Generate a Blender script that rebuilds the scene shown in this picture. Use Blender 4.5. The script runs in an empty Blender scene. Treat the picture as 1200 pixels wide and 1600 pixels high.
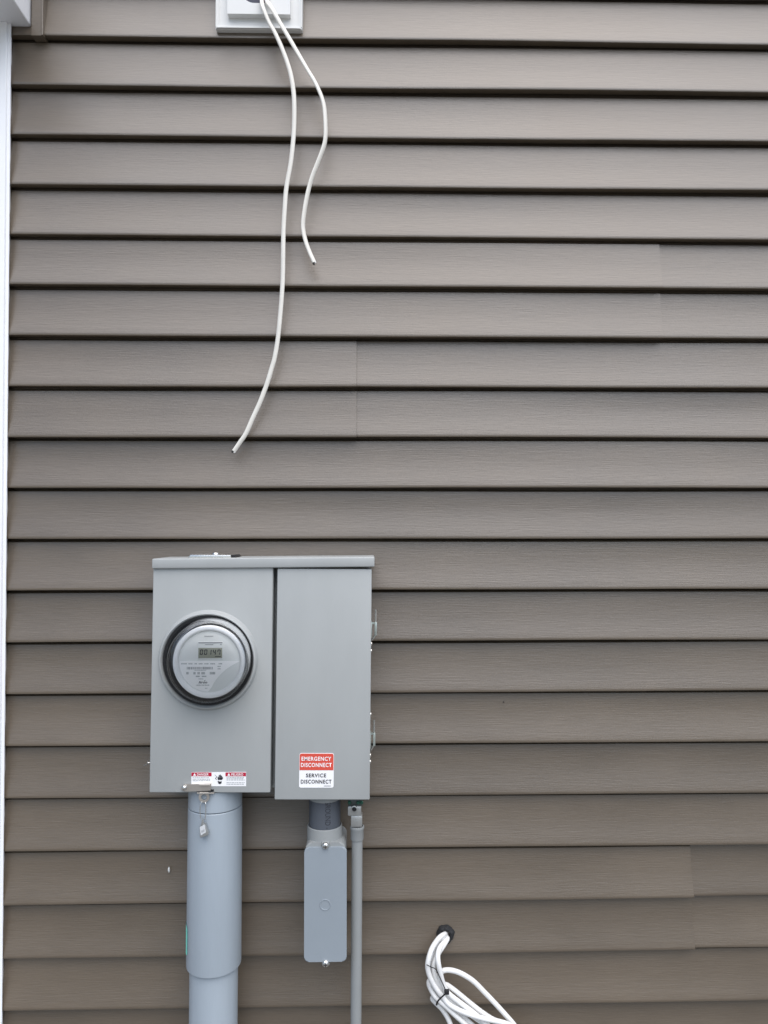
import bpy, bmesh, math, random
from mathutils import Vector, Matrix, noise

random.seed(7)
SC = bpy.context.scene
COL = SC.collection
PI = math.pi

# ------------------------------------------------------------------ camera
CAM_H, D, F = 1.62, 1.47595, 1155.0            # height, distance to the wall, focal length in photo pixels
YAW, TILT, ROLL = 0.0199205, 0.0295453, -0.0012046
_fw = Vector((math.sin(YAW) * math.cos(TILT), math.cos(YAW) * math.cos(TILT), math.sin(TILT)))
_rt = Vector((math.cos(YAW), -math.sin(YAW), 0))
_up = _rt.cross(_fw)
_r2 = _rt * math.cos(ROLL) + _up * math.sin(ROLL)
_u2 = -_rt * math.sin(ROLL) + _up * math.cos(ROLL)
CPOS = Vector((0, -D, CAM_H))
cd = bpy.data.cameras.new('camera')
cam = bpy.data.objects.new('camera', cd)
COL.objects.link(cam)
m = Matrix((_r2, _u2, -_fw)).transposed().to_4x4()
m.translation = CPOS
cam.matrix_world = m
cd.sensor_fit = 'VERTICAL'
cd.sensor_height = 36.0
cd.sensor_width = 27.0
cd.lens = 36.0 * F / 1600.0
cd.clip_start = 0.02
cd.clip_end = 500
SC.camera = cam

# ------------------------------------------------------------------ light
SUN_EL, SUN_AZ = math.radians(63), math.radians(157)     # azimuth clockwise from +Y
w = bpy.data.worlds.new('World')
SC.world = w
w.use_nodes = True
nt = w.node_tree
bg = nt.nodes['Background']
sky = nt.nodes.new('ShaderNodeTexSky')
sky.sky_type = 'NISHITA'
sky.sun_disc = False
sky.sun_elevation = SUN_EL
sky.sun_rotation = SUN_AZ
sky.air_density = 1.0
sky.dust_density = 2.0
veil = nt.nodes.new('ShaderNodeHueSaturation')       # thin cloud: the blue is paler
veil.inputs['Saturation'].default_value = 1.0
nt.links.new(sky.outputs[0], veil.inputs['Color'])
nt.links.new(veil.outputs[0], bg.inputs[0])
bg.inputs[1].default_value = 0.065
sl = bpy.data.lights.new('sun', 'SUN')
sl.energy = 1.5
sl.angle = math.radians(84)
sl.color = (1.0, 0.985, 0.97)
sun = bpy.data.objects.new('sun', sl)
COL.objects.link(sun)
sd = Vector((math.sin(SUN_AZ) * math.cos(SUN_EL), math.cos(SUN_AZ) * math.cos(SUN_EL), math.sin(SUN_EL)))
sun.rotation_euler = sd.to_track_quat('Z', 'Y').to_euler()
sun.location = sd * 20
SC.view_settings.view_transform = 'Standard'
SC.view_settings.look = 'None'
SC.view_settings.gamma = 1
SC.view_settings.exposure = 1.3
try:
    SC.view_settings.use_curve_mapping = False
except Exception:
    pass


# ------------------------------------------------------------------ helpers
def at(px, py, y=0.0):
    """world point on the plane y = const seen at photo pixel (px, py)"""
    r = _fw + _r2 * ((px - 600) / F) + _u2 * ((800 - py) / F)
    return CPOS + r * ((y + D) / r.y)


def S(px, y):
    return px * (D + y) / F


ROOT = {}


def thing(name, label, cat, loc, rot=(0, 0, 0), group=None):
    o = bpy.data.objects.new(name, None)
    o.empty_display_size = 0.05
    COL.objects.link(o)
    o.location = loc
    o.rotation_euler = rot
    o['label'] = label
    o['category'] = cat
    if group:
        o['group'] = group
    M = Matrix.Translation(loc) @ Matrix.Rotation(rot[1], 4, 'Y')
    ROOT[o.name] = M
    return o


def build(name, bm, mat, parent=None, smooth=0.6, label=None, kind=None, recalc=True):
    """bm holds world coordinates; they are brought into the parent's frame"""
    if recalc:
        bmesh.ops.recalc_face_normals(bm, faces=bm.faces)
    bm.normal_update()
    if parent is not None:
        bm.transform(ROOT[parent.name].inverted())
    me = bpy.data.meshes.new(name)
    if smooth:
        for f in bm.faces:
            f.smooth = True
        for e in bm.edges:
            if len(e.link_faces) == 2 and e.calc_face_angle(0) > smooth:
                e.smooth = False
    bm.to_mesh(me)
    bm.free()
    me.materials.append(mat)
    o = bpy.data.objects.new(name, me)
    COL.objects.link(o)
    if parent is not None:
        o.parent = parent
        ROOT[o.name] = ROOT[parent.name]
    else:
        ROOT[o.name] = Matrix.Identity(4)
    if label:
        o['label'] = label
    if kind:
        o['kind'] = kind
    return o


def box(bm, x0, x1, y0, y1, z0, z1, bev=0.0, seg=2):
    vs = [bm.verts.new((x, y, z)) for x in (x0, x1) for y in (y0, y1) for z in (z0, z1)]
    fs = [(0, 1, 3, 2), (4, 6, 7, 5), (0, 4, 5, 1), (2, 3, 7, 6), (0, 2, 6, 4), (1, 5, 7, 3)]
    faces = [bm.faces.new([vs[i] for i in f]) for f in fs]
    if bev:
        es = list({e for f in faces for e in f.edges})
        bmesh.ops.bevel(bm, geom=es, offset=bev, segments=seg, profile=0.5, affect='EDGES')
    return bm


def NB():
    return bmesh.new()


def lathe(bm, prof, c, axis='Y', seg=64, close=False):
    """prof: list of (radius, coordinate along axis) about the point c (a 2-vector of the other axes as Vector)"""
    rings = []
    for r, t in prof:
        ring = []
        for k in range(seg):
            a = 2 * PI * k / seg
            if axis == 'Y':
                p = (c.x + r * math.cos(a), t, c.z + r * math.sin(a))
            else:
                p = (c.x + r * math.cos(a), c.y + r * math.sin(a), t)
            ring.append(bm.verts.new(p))
        rings.append(ring)
    for i in range(len(rings) - 1):
        for k in range(seg):
            bm.faces.new((rings[i][k], rings[i][(k + 1) % seg], rings[i + 1][(k + 1) % seg], rings[i + 1][k]))
    if close:
        bm.faces.new(rings[0])
        bm.faces.new(rings[-1])
    return bm


def prism(bm, pts, y0, y1, bev=0.0):
    """pts: (x, z) outline; extruded from y0 (front) to y1"""
    a = [bm.verts.new((x, y0, z)) for x, z in pts]
    b = [bm.verts.new((x, y1, z)) for x, z in pts]
    n = len(pts)
    ff = bm.faces.new(a)
    bm.faces.new(b[::-1])
    for k in range(n):
        bm.faces.new((a[k], b[k], b[(k + 1) % n], a[(k + 1) % n]))
    if bev:
        bmesh.ops.bevel(bm, geom=list(ff.edges), offset=bev, segments=2, profile=0.5, affect='EDGES')
    return bm


def rrect(x0, x1, z0, z1, r, n=6):
    pts = []
    for cx, cz, a0 in ((x1 - r, z1 - r, 0), (x0 + r, z1 - r, 90), (x0 + r, z0 + r, 180), (x1 - r, z0 + r, 270)):
        for k in range(n + 1):
            a = math.radians(a0 + 90 * k / n)
            pts.append((cx + r * math.cos(a), cz + r * math.sin(a)))
    return pts


def circ(cx, cz, r, n=24):
    return [(cx + r * math.cos(2 * PI * k / n), cz + r * math.sin(2 * PI * k / n)) for k in range(n)]


def holed(bm, outer, inner, y0, y1):
    """plate with a hole, front y0, back y1"""
    for y in (y0, y1):
        es = []
        for pts in (outer, inner):
            vs = [bm.verts.new((x, y, z)) for x, z in pts]
            es += [bm.edges.new((vs[k], vs[(k + 1) % len(vs)])) for k in range(len(vs))]
        bmesh.ops.triangle_fill(bm, use_beauty=True, use_dissolve=False, edges=es)
    for pts in (outer, inner):
        n = len(pts)
        a = [bm.verts.new((x, y0, z)) for x, z in pts]
        b = [bm.verts.new((x, y1, z)) for x, z in pts]
        for k in range(n):
            bm.faces.new((a[k], b[k], b[(k + 1) % n], a[(k + 1) % n]))
    bmesh.ops.remove_doubles(bm, verts=bm.verts, dist=1e-6)
    return bm


def spline(P, n=8):
    """Catmull-Rom through P (tuples of any length)"""
    out = []
    Q = [P[0]] + list(P) + [P[-1]]
    for i in range(1, len(Q) - 2):
        for k in range(n):
            t = k / n
            out.append(tuple(0.5 * (2 * b + (c - a) * t + (2 * a - 5 * b + 4 * c - d) * t * t + (3 * b - a - 3 * c + d) * t ** 3)
                             for a, b, c, d in zip(Q[i - 1], Q[i], Q[i + 1], Q[i + 2])))
    out.append(tuple(P[-1]))
    return out


def tube(bm, pts, ra, rb=None, seg=12, tw=None, cap=True):
    """tube along pts; ra in-plane half width, rb half thickness; tw twist per point"""
    rb = rb or ra
    pts = [Vector(p) for p in pts]
    rings = []
    n = len(pts)
    ref = Vector((0, -1, 0))
    prev = None
    for i, p in enumerate(pts):
        t = (pts[min(i + 1, n - 1)] - pts[max(i - 1, 0)]).normalized()
        if prev is None:
            s = t.cross(ref)
            if s.length < 1e-3:
                s = t.cross(Vector((1, 0, 0)))
        else:
            s = prev - t * prev.dot(t)
        s.normalize()
        prev = s.copy()
        u = s.cross(t)
        a0 = tw[i] if tw else 0
        ss = s * math.cos(a0) + u * math.sin(a0)
        uu = -s * math.sin(a0) + u * math.cos(a0)
        rings.append([bm.verts.new(p + ss * (ra * math.cos(2 * PI * k / seg)) + uu * (rb * math.sin(2 * PI * k / seg))) for k in range(seg)])
    for i in range(n - 1):
        for k in range(seg):
            bm.faces.new((rings[i][k], rings[i][(k + 1) % seg], rings[i + 1][(k + 1) % seg], rings[i + 1][k]))
    if cap:
        bm.faces.new(rings[0])
        bm.faces.new(rings[-1])
    return bm


def text_bm(s, x0, x1, z0, z1, y, bold=0.0, shear=0.0, space=1.0):
    """lettering fitted into the rectangle, facing -Y, lying at depth y"""
    cu = bpy.data.curves.new('lettering', 'FONT')
    cu.body = s
    cu.size = 1.0
    cu.offset = bold
    cu.shear = shear
    cu.space_character = space
    cu.resolution_u = 3
    ob = bpy.data.objects.new('lettering', cu)
    COL.objects.link(ob)
    dg = bpy.context.evaluated_depsgraph_get()
    me = bpy.data.meshes.new_from_object(ob.evaluated_get(dg))
    bpy.data.objects.remove(ob)
    bpy.data.curves.remove(cu)
    bm = NB()
    bm.from_mesh(me)
    bpy.data.meshes.remove(me)
    xs = [v.co.x for v in bm.verts]
    ys = [v.co.y for v in bm.verts]
    ax, bx, ay, by = min(xs), max(xs), min(ys), max(ys)
    for v in bm.verts:
        v.co = Vector((x0 + (v.co.x - ax) / (bx - ax) * (x1 - x0), y, z0 + (v.co.y - ay) / (by - ay) * (z1 - z0)))
    return bm


def join(bm, other):
    me = bpy.data.meshes.new('join')
    other.to_mesh(me)
    other.free()
    bm.from_mesh(me)
    bpy.data.meshes.remove(me)
    return bm


def quad(bm, x0, x1, z0, z1, y):
    bm.faces.new([bm.verts.new(p) for p in ((x0, y, z0), (x1, y, z0), (x1, y, z1), (x0, y, z1))])
    return bm


# ------------------------------------------------------------------ materials
def mat(name, col, rough=0.5, metal=0.0, spec=0.5, var=0.06, scale=12, bump=0.0, bscale=400, speck=0.0, stretch=(1, 1, 1)):
    M = bpy.data.materials.new(name)
    M.use_nodes = True
    n = M.node_tree.nodes
    l = M.node_tree.links
    b = n['Principled BSDF']
    b.inputs['Roughness'].default_value = rough
    b.inputs['Metallic'].default_value = metal
    b.inputs['Specular IOR Level'].default_value = spec
    tc = n.new('ShaderNodeTexCoord')
    mp = n.new('ShaderNodeMapping')
    mp.inputs['Scale'].default_value = stretch
    l.new(tc.outputs['Object'], mp.inputs[0])
    nz = n.new('ShaderNodeTexNoise')
    nz.inputs['Scale'].default_value = scale
    nz.inputs['Detail'].default_value = 5
    nz.inputs['Roughness'].default_value = 0.6
    l.new(mp.outputs[0], nz.inputs['Vector'])
    rp = n.new('ShaderNodeValToRGB')
    rp.color_ramp.elements[0].position = 0.3
    rp.color_ramp.elements[1].position = 0.7
    rp.color_ramp.elements[0].color = tuple(c * (1 - var) for c in col) + (1,)
    rp.color_ramp.elements[1].color = tuple(min(1, c * (1 + var)) for c in col) + (1,)
    l.new(nz.outputs['Fac'], rp.inputs[0])
    out = rp.outputs[0]
    if speck:
        n3 = n.new('ShaderNodeTexNoise')
        n3.inputs['Scale'].default_value = 900
        n3.inputs['Detail'].default_value = 2
        l.new(tc.outputs['Object'], n3.inputs['Vector'])
        mx = n.new('ShaderNodeMix')
        mx.data_type = 'RGBA'
        mx.blend_type = 'MULTIPLY'
        mx.inputs[0].default_value = speck
        l.new(out, mx.inputs[6])
        l.new(n3.outputs['Fac'], mx.inputs[7])
        out = mx.outputs[2]
    l.new(out, b.inputs['Base Color'])
    mr = n.new('ShaderNodeMapRange')
    mr.inputs['To Min'].default_value = max(0, rough - 0.06)
    mr.inputs['To Max'].default_value = min(1, rough + 0.06)
    l.new(nz.outputs['Fac'], mr.inputs[0])
    l.new(mr.outputs[0], b.inputs['Roughness'])
    if bump:
        n2 = n.new('ShaderNodeTexNoise')
        n2.inputs['Scale'].default_value = bscale
        n2.inputs['Detail'].default_value = 3
        l.new(mp.outputs[0], n2.inputs['Vector'])
        bp = n.new('ShaderNodeBump')
        bp.inputs['Strength'].default_value = 1.0
        bp.inputs['Distance'].default_value = bump
        l.new(n2.outputs['Fac'], bp.inputs['Height'])
        l.new(bp.outputs[0], b.inputs['Normal'])
    return M


def siding_material():
    M = bpy.data.materials.new('taupe_vinyl')
    M.use_nodes = True
    n = M.node_tree.nodes
    l = M.node_tree.links
    b = n['Principled BSDF']
    b.inputs['Specular IOR Level'].default_value = 1.0
    b.inputs['IOR'].default_value = 1.53
    tc = n.new('ShaderNodeTexCoord')
    oi = n.new('ShaderNodeObjectInfo')
    off = n.new('ShaderNodeVectorMath')
    off.operation = 'SCALE'
    off.inputs[3].default_value = 13.0
    cx = n.new('ShaderNodeCombineXYZ')
    l.new(oi.outputs['Random'], cx.inputs[0])
    l.new(oi.outputs['Random'], cx.inputs[2])
    l.new(cx.outputs[0], off.inputs[0])
    ad = n.new('ShaderNodeVectorMath')
    l.new(tc.outputs['Object'], ad.inputs[0])
    l.new(off.outputs[0], ad.inputs[1])

    def grain(sx, sz, detail, dist=0.0):
        mp = n.new('ShaderNodeMapping')
        mp.inputs['Scale'].default_value = (sx, 1, sz)
        l.new(ad.outputs[0], mp.inputs[0])
        nz = n.new('ShaderNodeTexNoise')
        nz.inputs['Scale'].default_value = 1
        nz.inputs['Detail'].default_value = detail
        nz.inputs['Roughness'].default_value = 0.62
        nz.inputs['Distortion'].default_value = dist
        l.new(mp.outputs[0], nz.inputs['Vector'])
        return nz
    g1 = grain(26, 520, 3, 0.3)      # fine embossed streaks
    g2 = grain(7, 120, 4, 0.6)       # broader cathedral bands
    g3 = grain(3.0, 5.0, 3)          # slow colour drift
    mul = n.new('ShaderNodeMath')
    mul.operation = 'MULTIPLY_ADD'
    mul.inputs[1].default_value = 0.55
    l.new(g2.outputs['Fac'], mul.inputs[0])
    l.new(g1.outputs['Fac'], mul.inputs[2])
    rp = n.new('ShaderNodeValToRGB')
    rp.color_ramp.elements[0].position = 0.55
    rp.color_ramp.elements[1].position = 1.0
    rp.color_ramp.elements[0].color = (0.108, 0.082, 0.055, 1)
    rp.color_ramp.elements[1].color = (0.127, 0.098, 0.068, 1)
    l.new(mul.outputs[0], rp.inputs[0])
    mx = n.new('ShaderNodeMix')
    mx.data_type = 'RGBA'
    mx.blend_type = 'OVERLAY'
    mx.inputs[0].default_value = 0.28
    l.new(rp.outputs[0], mx.inputs[6])
    l.new(g3.outputs['Fac'], mx.inputs[7])
    ov = n.new('ShaderNodeMapRange')
    ov.inputs['To Min'].default_value = 0.94
    ov.inputs['To Max'].default_value = 1.06
    l.new(oi.outputs['Random'], ov.inputs[0])
    hv = n.new('ShaderNodeHueSaturation')
    l.new(mx.outputs[2], hv.inputs['Color'])
    l.new(ov.outputs[0], hv.inputs['Value'])
    l.new(hv.outputs[0], b.inputs['Base Color'])
    mr = n.new('ShaderNodeMapRange')
    mr.inputs['To Min'].default_value = 0.34
    mr.inputs['To Max'].default_value = 0.46
    l.new(g3.outputs['Fac'], mr.inputs[0])
    l.new(mr.outputs[0], b.inputs['Roughness'])
    bp = n.new('ShaderNodeBump')
    bp.inputs['Strength'].default_value = 1.0
    bp.inputs['Distance'].default_value = 0.00034
    l.new(mul.outputs[0], bp.inputs['Height'])
    l.new(bp.outputs[0], b.inputs['Normal'])
    return M


def glass_material():
    M = bpy.data.materials.new('clear_cover')
    M.use_nodes = True
    n = M.node_tree.nodes
    l = M.node_tree.links
    n.remove(n['Principled BSDF'])
    tr = n.new('ShaderNodeBsdfTransparent')
    tr.inputs[0].default_value = (0.99, 0.995, 0.995, 1)
    gl = n.new('ShaderNodeBsdfGlossy')
    gl.inputs['Roughness'].default_value = 0.03
    fr = n.new('ShaderNodeFresnel')
    fr.inputs[0].default_value = 1.6
    nz = n.new('ShaderNodeTexNoise')
    nz.inputs['Scale'].default_value = 30
    tc = n.new('ShaderNodeTexCoord')
    l.new(tc.outputs['Object'], nz.inputs['Vector'])
    mr = n.new('ShaderNodeMapRange')
    mr.inputs['To Min'].default_value = 0.02
    mr.inputs['To Max'].default_value = 0.07
    l.new(nz.outputs['Fac'], mr.inputs[0])
    l.new(mr.outputs[0], gl.inputs['Roughness'])
    mx = n.new('ShaderNodeMixShader')
    l.new(fr.outputs[0], mx.inputs[0])
    l.new(tr.outputs[0], mx.inputs[1])
    l.new(gl.outputs[0], mx.inputs[2])
    l.new(mx.outputs[0], n['Material Output'].inputs[0])
    return M


SIDING = siding_material()
GLASS = glass_material()
WHITE = mat('white_trim', (0.91, 0.92, 0.94), 0.38, var=0.02, scale=5, bump=0.0001, bscale=60)
BLOCKW = mat('white_moulded_plastic', (0.78, 0.78, 0.76), 0.45, var=0.03, scale=9)
STEEL = mat('grey_enamel', (0.392, 0.408, 0.403), 0.40, var=0.055, scale=5, stretch=(1.6, 1, 0.5), bump=0.00012, bscale=700)
STEELD = mat('grey_enamel_inner', (0.34, 0.36, 0.36), 0.5, var=0.03, scale=8)
PVC = mat('grey_pvc', (0.37, 0.425, 0.475), 0.36, var=0.04, scale=7, stretch=(4, 4, 0.6), bump=0.0002, bscale=60)
PVCL = mat('cover_grey_pvc', (0.285, 0.325, 0.36), 0.42, var=0.03, scale=9)
PVCD = mat('shaded_grey_pvc', (0.085, 0.096, 0.115), 0.42, var=0.05, scale=9)  # nipple grey, darkened to carry the deep shadow under the cabinet
PVCM = mat('mid_grey_pvc', (0.29, 0.305, 0.305), 0.45, var=0.05, scale=10)
ZINC = mat('zinc_cast', (0.50, 0.51, 0.50), 0.38, metal=0.75, var=0.12, scale=60, bump=0.0004, bscale=300)
BRIGHT = mat('bright_steel', (0.70, 0.69, 0.66), 0.27, metal=0.95, var=0.08, scale=50)
HASP = mat('plated_steel', (0.62, 0.58, 0.53), 0.36, metal=0.85, var=0.08, scale=40)
LATCH = mat('passivated_zinc', (0.48, 0.54, 0.51), 0.35, metal=0.6, var=0.15, scale=60)
REFLECT = mat('reflection_silver', (0.93, 0.95, 0.97), 0.22, metal=0.9, var=0.1, scale=30)  # silver tone stands in for sky reflected in the meter glass
ZINCD = mat('dark_zinc', (0.10, 0.115, 0.11), 0.45, metal=0.5, var=0.2, scale=80)
GREEN = mat('green_screw', (0.03, 0.11, 0.075), 0.35, metal=0.3, var=0.1)
BLACK = mat('black_rubber', (0.012, 0.012, 0.014), 0.45, var=0.2, scale=40)
FOAM = mat('black_sealant', (0.016, 0.017, 0.019), 0.8, var=0.35, scale=60, bump=0.003, bscale=130)
CABLE = mat('white_cable_jacket', (0.82, 0.79, 0.72), 0.40, var=0.05, scale=14, bump=0.0004, bscale=50)
COAX = mat('white_coax_jacket', (0.80, 0.80, 0.79), 0.36, var=0.03, scale=14)
FACE = mat('meter_face', (0.75, 0.77, 0.76), 0.55, var=0.03)
PAPER = mat('white_label', (0.95, 0.95, 0.95), 0.5, var=0.02)
RINGW = mat('pale_plastic_ring', (0.92, 0.93, 0.94), 0.25, var=0.03)
RINGT = mat('tag_plastic', (0.62, 0.64, 0.65), 0.4, var=0.1, scale=200)
LCD = mat('lcd_glass', (0.30, 0.31, 0.245), 0.35, var=0.03)
INK = mat('black_ink', (0.02, 0.022, 0.03), 0.5, var=0.1)
GREYINK = mat('grey_ink', (0.30, 0.31, 0.33), 0.5, var=0.1)
SOFTINK = mat('faint_ink', (0.36, 0.38, 0.39), 0.5, var=0.1)
ORANGE = mat('orange_red_vinyl', (0.70, 0.085, 0.055), 0.45, var=0.03)
CRIMSON = mat('crimson_print', (0.50, 0.010, 0.045), 0.45, var=0.03)
MINT = mat('mint_sticker', (0.25, 0.85, 0.70), 0.45, var=0.05)
DARKBLUE = mat('dark_blue_plastic', (0.012, 0.018, 0.05), 0.4, var=0.2)
COPPER = mat('dark_conductor', (0.03, 0.028, 0.026), 0.4, metal=0.2)
GROUNDM = mat('dirt_and_grass', (0.16, 0.157, 0.148), 0.95, var=0.45, scale=2.5, bump=0.02, bscale=20)
CONC = mat('concrete', (0.33, 0.32, 0.30), 0.85, var=0.12, scale=14, bump=0.001, bscale=80)

# ------------------------------------------------------------------ ground
bm = NB()
N = 24
gv = [[bm.verts.new((-60 + 120 * i / N, -110 + 120 * j / N, 0.0)) for j in range(N + 1)] for i in range(N + 1)]
for i in range(N):
    for j in range(N):
        bm.faces.new((gv[i][j], gv[i + 1][j], gv[i + 1][j + 1], gv[i][j + 1]))
g = build('ground', bm, GROUNDM, smooth=0, kind='structure')

# ------------------------------------------------------------------ house wall
P = 0.1016
Z0 = CAM_H + 1.00642                      # height of the lip of course 0
XL, XR = -1.30, 2.10
wall = thing('house_wall', 'taupe vinyl siding wall of horizontal wood grain courses behind the meter cabinet', 'wall', (0, 0.0, 0))
BUTT = 0.0145


def board(i, xa, xb, lap=0.0, dz=0.0, cut=True):
    """one siding course whose lip is lip i: rounded nose, butt return and nailing leg behind the course above"""
    zl = Z0 - i * P + dz
    zt = zl + P
    prof = [(BUTT + 0.012, zt + 0.016), (BUTT + 0.0105, zt - 0.0012), (BUTT + 0.0003, zt - 0.0068), (BUTT - 0.0008, zt - P * 0.18), (BUTT - 0.0022, zt - P * 0.34), (BUTT - 0.0044, zt - P * 0.50), (BUTT - 0.0073, zt - P * 0.66),
            (BUTT - 0.0110, zt - P * 0.82), (0.0006, zl + 0.006), (0.0, zl + 0.0022), (0.0006, zl + 0.0004), (0.0022, zl),
            (BUTT + 0.002, zl + 0.0006)]
    b = NB()
    n = max(3, int((xb - xa) / 0.11))
    rows = []
    for k in range(n + 1):
        x = xa + (xb - xa) * k / n
        wz = 0.0015 * noise.noise((x * 1.7, i * 3.1, 0.3)) + 0.0004 * noise.noise((x * 7, i * 5.7, 4))
        wy = 0.0026 * noise.noise((x * 1.3, i * 2.3, 7.7))
        rows.append([b.verts.new((x, y - lap + wy * (1 if j > 3 else 0.3), z + wz)) for j, (y, z) in enumerate(prof)])
    if lap and cut:                       # the cut end of the overlapping panel has thickness
        rows.append([b.verts.new(v.co + Vector((0.0002, 0.0062, 0))) for v in rows[-1]])
        n += 1
    for k in range(n):
        for j in range(len(prof) - 1):
            b.faces.new((rows[k][j], rows[k][j + 1], rows[k + 1][j + 1], rows[k + 1][j]))
    return build('siding_board', b, SIDING, wall, smooth=0.9, recalc=False)


seams = {5: (1034, 410), 6: (1035.5, 490), 7: (557, 565), 8: (557, 645), 17: (1083, 1365), 18: (1085, 1445)}
for i in range(-4, 25):
    if i in seams:
        xs = at(*seams[i]).x
        board(i, XL, xs, lap=0.0032, dz=-0.0006)
        board(i, xs - 0.025, XR, lap=-0.0014, dz=0.0005, cut=False)
    else:
        board(i, XL, XR)
# sheathing behind and the foundation under the siding
bm = NB(); box(bm, XL, XR, 0.040, 0.12, Z0 - 24 * P, Z0 + 5 * P)
build('sheathing', bm, CONC, wall, smooth=0)
bm = NB(); box(bm, XL, XR, 0.015, 0.2, -0.1, Z0 - 24 * P - 0.004)
build('foundation', bm, CONC, wall, smooth=0)
# trim channel beside the eave return
xa, xb = at(48.5, 30, -0.006).x, at(67.5, 30, -0.006).x
zb = at(58, 55.0, -0.006).z
bm = NB()
box(bm, xa, xb - 0.003, -0.005, 0.02, zb, Z0 + 5 * P, 0.001)
box(bm, xb - 0.0035, xb, -0.007, 0.02, zb, Z0 + 5 * P, 0.001)
build('trim_channel', bm, SIDING, wall, smooth=0.3)
# tiny marks stuck on the siding
bm = NB()
c = at(264, 1359, 0.003)
lathe(bm, [(0.0002, c.z - 0.006), (0.0018, c.z - 0.003), (0.0022, c.z), (0.0015, c.z + 0.004), (0.0002, c.z + 0.006)], Vector((c.x, 0.003, 0)), 'Z', 10, True)
build('white_fleck', bm, BLOCKW, wall)
bm = NB()
c = at(787, 1097, 0.004)
lathe(bm, [(0.0003, c.z - 0.0016), (0.0022, c.z), (0.0003, c.z + 0.0016)], Vector((c.x, 0.004, 0)), 'Z', 8, True)
build('dark_speck', bm, BLACK, wall)

# ------------------------------------------------------------------ trim board and eave return
YT = -0.012                                  # front of the board; its right edge face returns to the siding
pt, pb = at(9.6, 100, YT), at(-4.6, 1600, YT)
slope = (pb.x - pt.x) / (pb.z - pt.z)


def px_at(z):
    return pt.x + slope * (z - pt.z)


beam_z = at(47.5, 40, 0).z
post = thing('trim_board', 'tall white trim board against the siding at the left edge under the eave return', 'trim board', (px_at(0) - 0.07, -0.005, 0))
bm = NB()
zs = (0.02, beam_z - 0.0005)
vs = []
for z in zs:
    X = px_at(z)
    vs.append([bm.verts.new(p) for p in ((X, 0.012, z), (X, YT, z), (X - 0.14, YT, z), (X - 0.14, 0.012, z))])
for k in range(4):
    bm.faces.new((vs[0][k], vs[0][(k + 1) % 4], vs[1][(k + 1) % 4], vs[1][k]))
bm.faces.new(vs[0]); bm.faces.new(vs[1])
bmesh.ops.bevel(bm, geom=[e for e in bm.edges if abs(e.verts[0].co.z - e.verts[1].co.z) > 1], offset=0.0015, segments=3, profile=0.5, affect='EDGES')
build('board', bm, WHITE, post, smooth=0.3)
bm = NB()
for z in (0.02, beam_z - 0.0005):
    X = px_at(z) + 0.0002
    for p in ((X, -0.0068, z), (X + 0.0058, -0.0062, z), (X + 0.0058, -0.0042, z), (X, -0.0042, z)):
        bm.verts.new(p)
bm.verts.ensure_lookup_table()
v_ = list(bm.verts)
for k in range(4):
    bm.faces.new((v_[k], v_[(k + 1) % 4], v_[4 + (k + 1) % 4], v_[4 + k]))
bm.faces.new(v_[:4]); bm.faces.new(v_[4:])
build('receiving_lip', bm, WHITE, post, smooth=0.3)

bx = at(47.5, 40, 0).x
beam = thing('eave_return', 'white boxed eave return projecting from the siding at the upper left corner', 'eave return', (bx - 0.13, -0.07, beam_z))
bm = NB(); box(bm, bx - 0.34, bx, -0.16, 0.006, beam_z, beam_z + 0.32, 0.003)
build('boxed_wrap', bm, WHITE, beam, smooth=0.3)
bm = NB(); box(bm, bx - 0.36, bx + 0.012, -0.175, 0.004, beam_z + 0.3205, beam_z + 0.35, 0.003)
build('cap_trim', bm, WHITE, beam, smooth=0.3)

# ------------------------------------------------------------------ meter cabinet
ROLLB = math.radians(0.55)
base = at(405, 1240, 0.0)
cab = thing('meter_cabinet', 'grey steel electric service cabinet with round meter and disconnect door on the siding', 'cabinet', (base.x, 0.0, base.z), (0, ROLLB, 0))
RM = ROOT[cab.name]
RI = RM.inverted()


def L(px, py, y):
    return RI @ at(px, py, y)


def cbuild(name, b, mt, parent=cab, **k):
    b.transform(RM)
    return build(name, b, mt, parent, **k)


YF = -0.115                         # front of cover and door
x_l = (L(240, 888, YF).x + L(232.3, 1238, YF).x) / 2
x_g0 = (L(427.5, 888, YF).x + L(421.3, 1238, YF).x) / 2
x_g1 = (L(435, 888, YF).x + L(427.3, 1249, YF).x) / 2
x_r = (L(581.3, 890, YF).x + L(577.3, 1249, YF).x) / 2
z_ct = L(330, 884, YF).z
z_cb = (L(233, 1238, YF).z + L(420, 1239.5, YF).z) / 2
z_dt = (L(436, 888, YF).z + L(580, 889.5, YF).z) / 2
z_db = (L(428, 1249, YF).z + L(577, 1250.3, YF).z) / 2
z_bb = L(424, 1231, -0.078).z
z_cap = (L(239, 873, YF).z + L(585, 870, YF).z) / 2
# back box
bm = NB(); box(bm, x_l + 0.004, x_r - 0.004, -0.078, -0.002, z_bb, z_cap - 0.006, 0.002)
cbuild('case', bm, STEELD, smooth=0.3)
# left cover pan
bm = NB(); box(bm, x_l, x_g0, YF, -0.0785, z_cb, z_ct, 0.0022, 3)
cover = cbuild('socket_cover', bm, STEEL, smooth=0.3)
# door
bm = NB(); box(bm, x_g1, x_r, YF - 0.001, -0.0785, z_db, z_dt, 0.0022, 3)
door = cbuild('disconnect_door', bm, STEEL, smooth=0.3)
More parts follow.
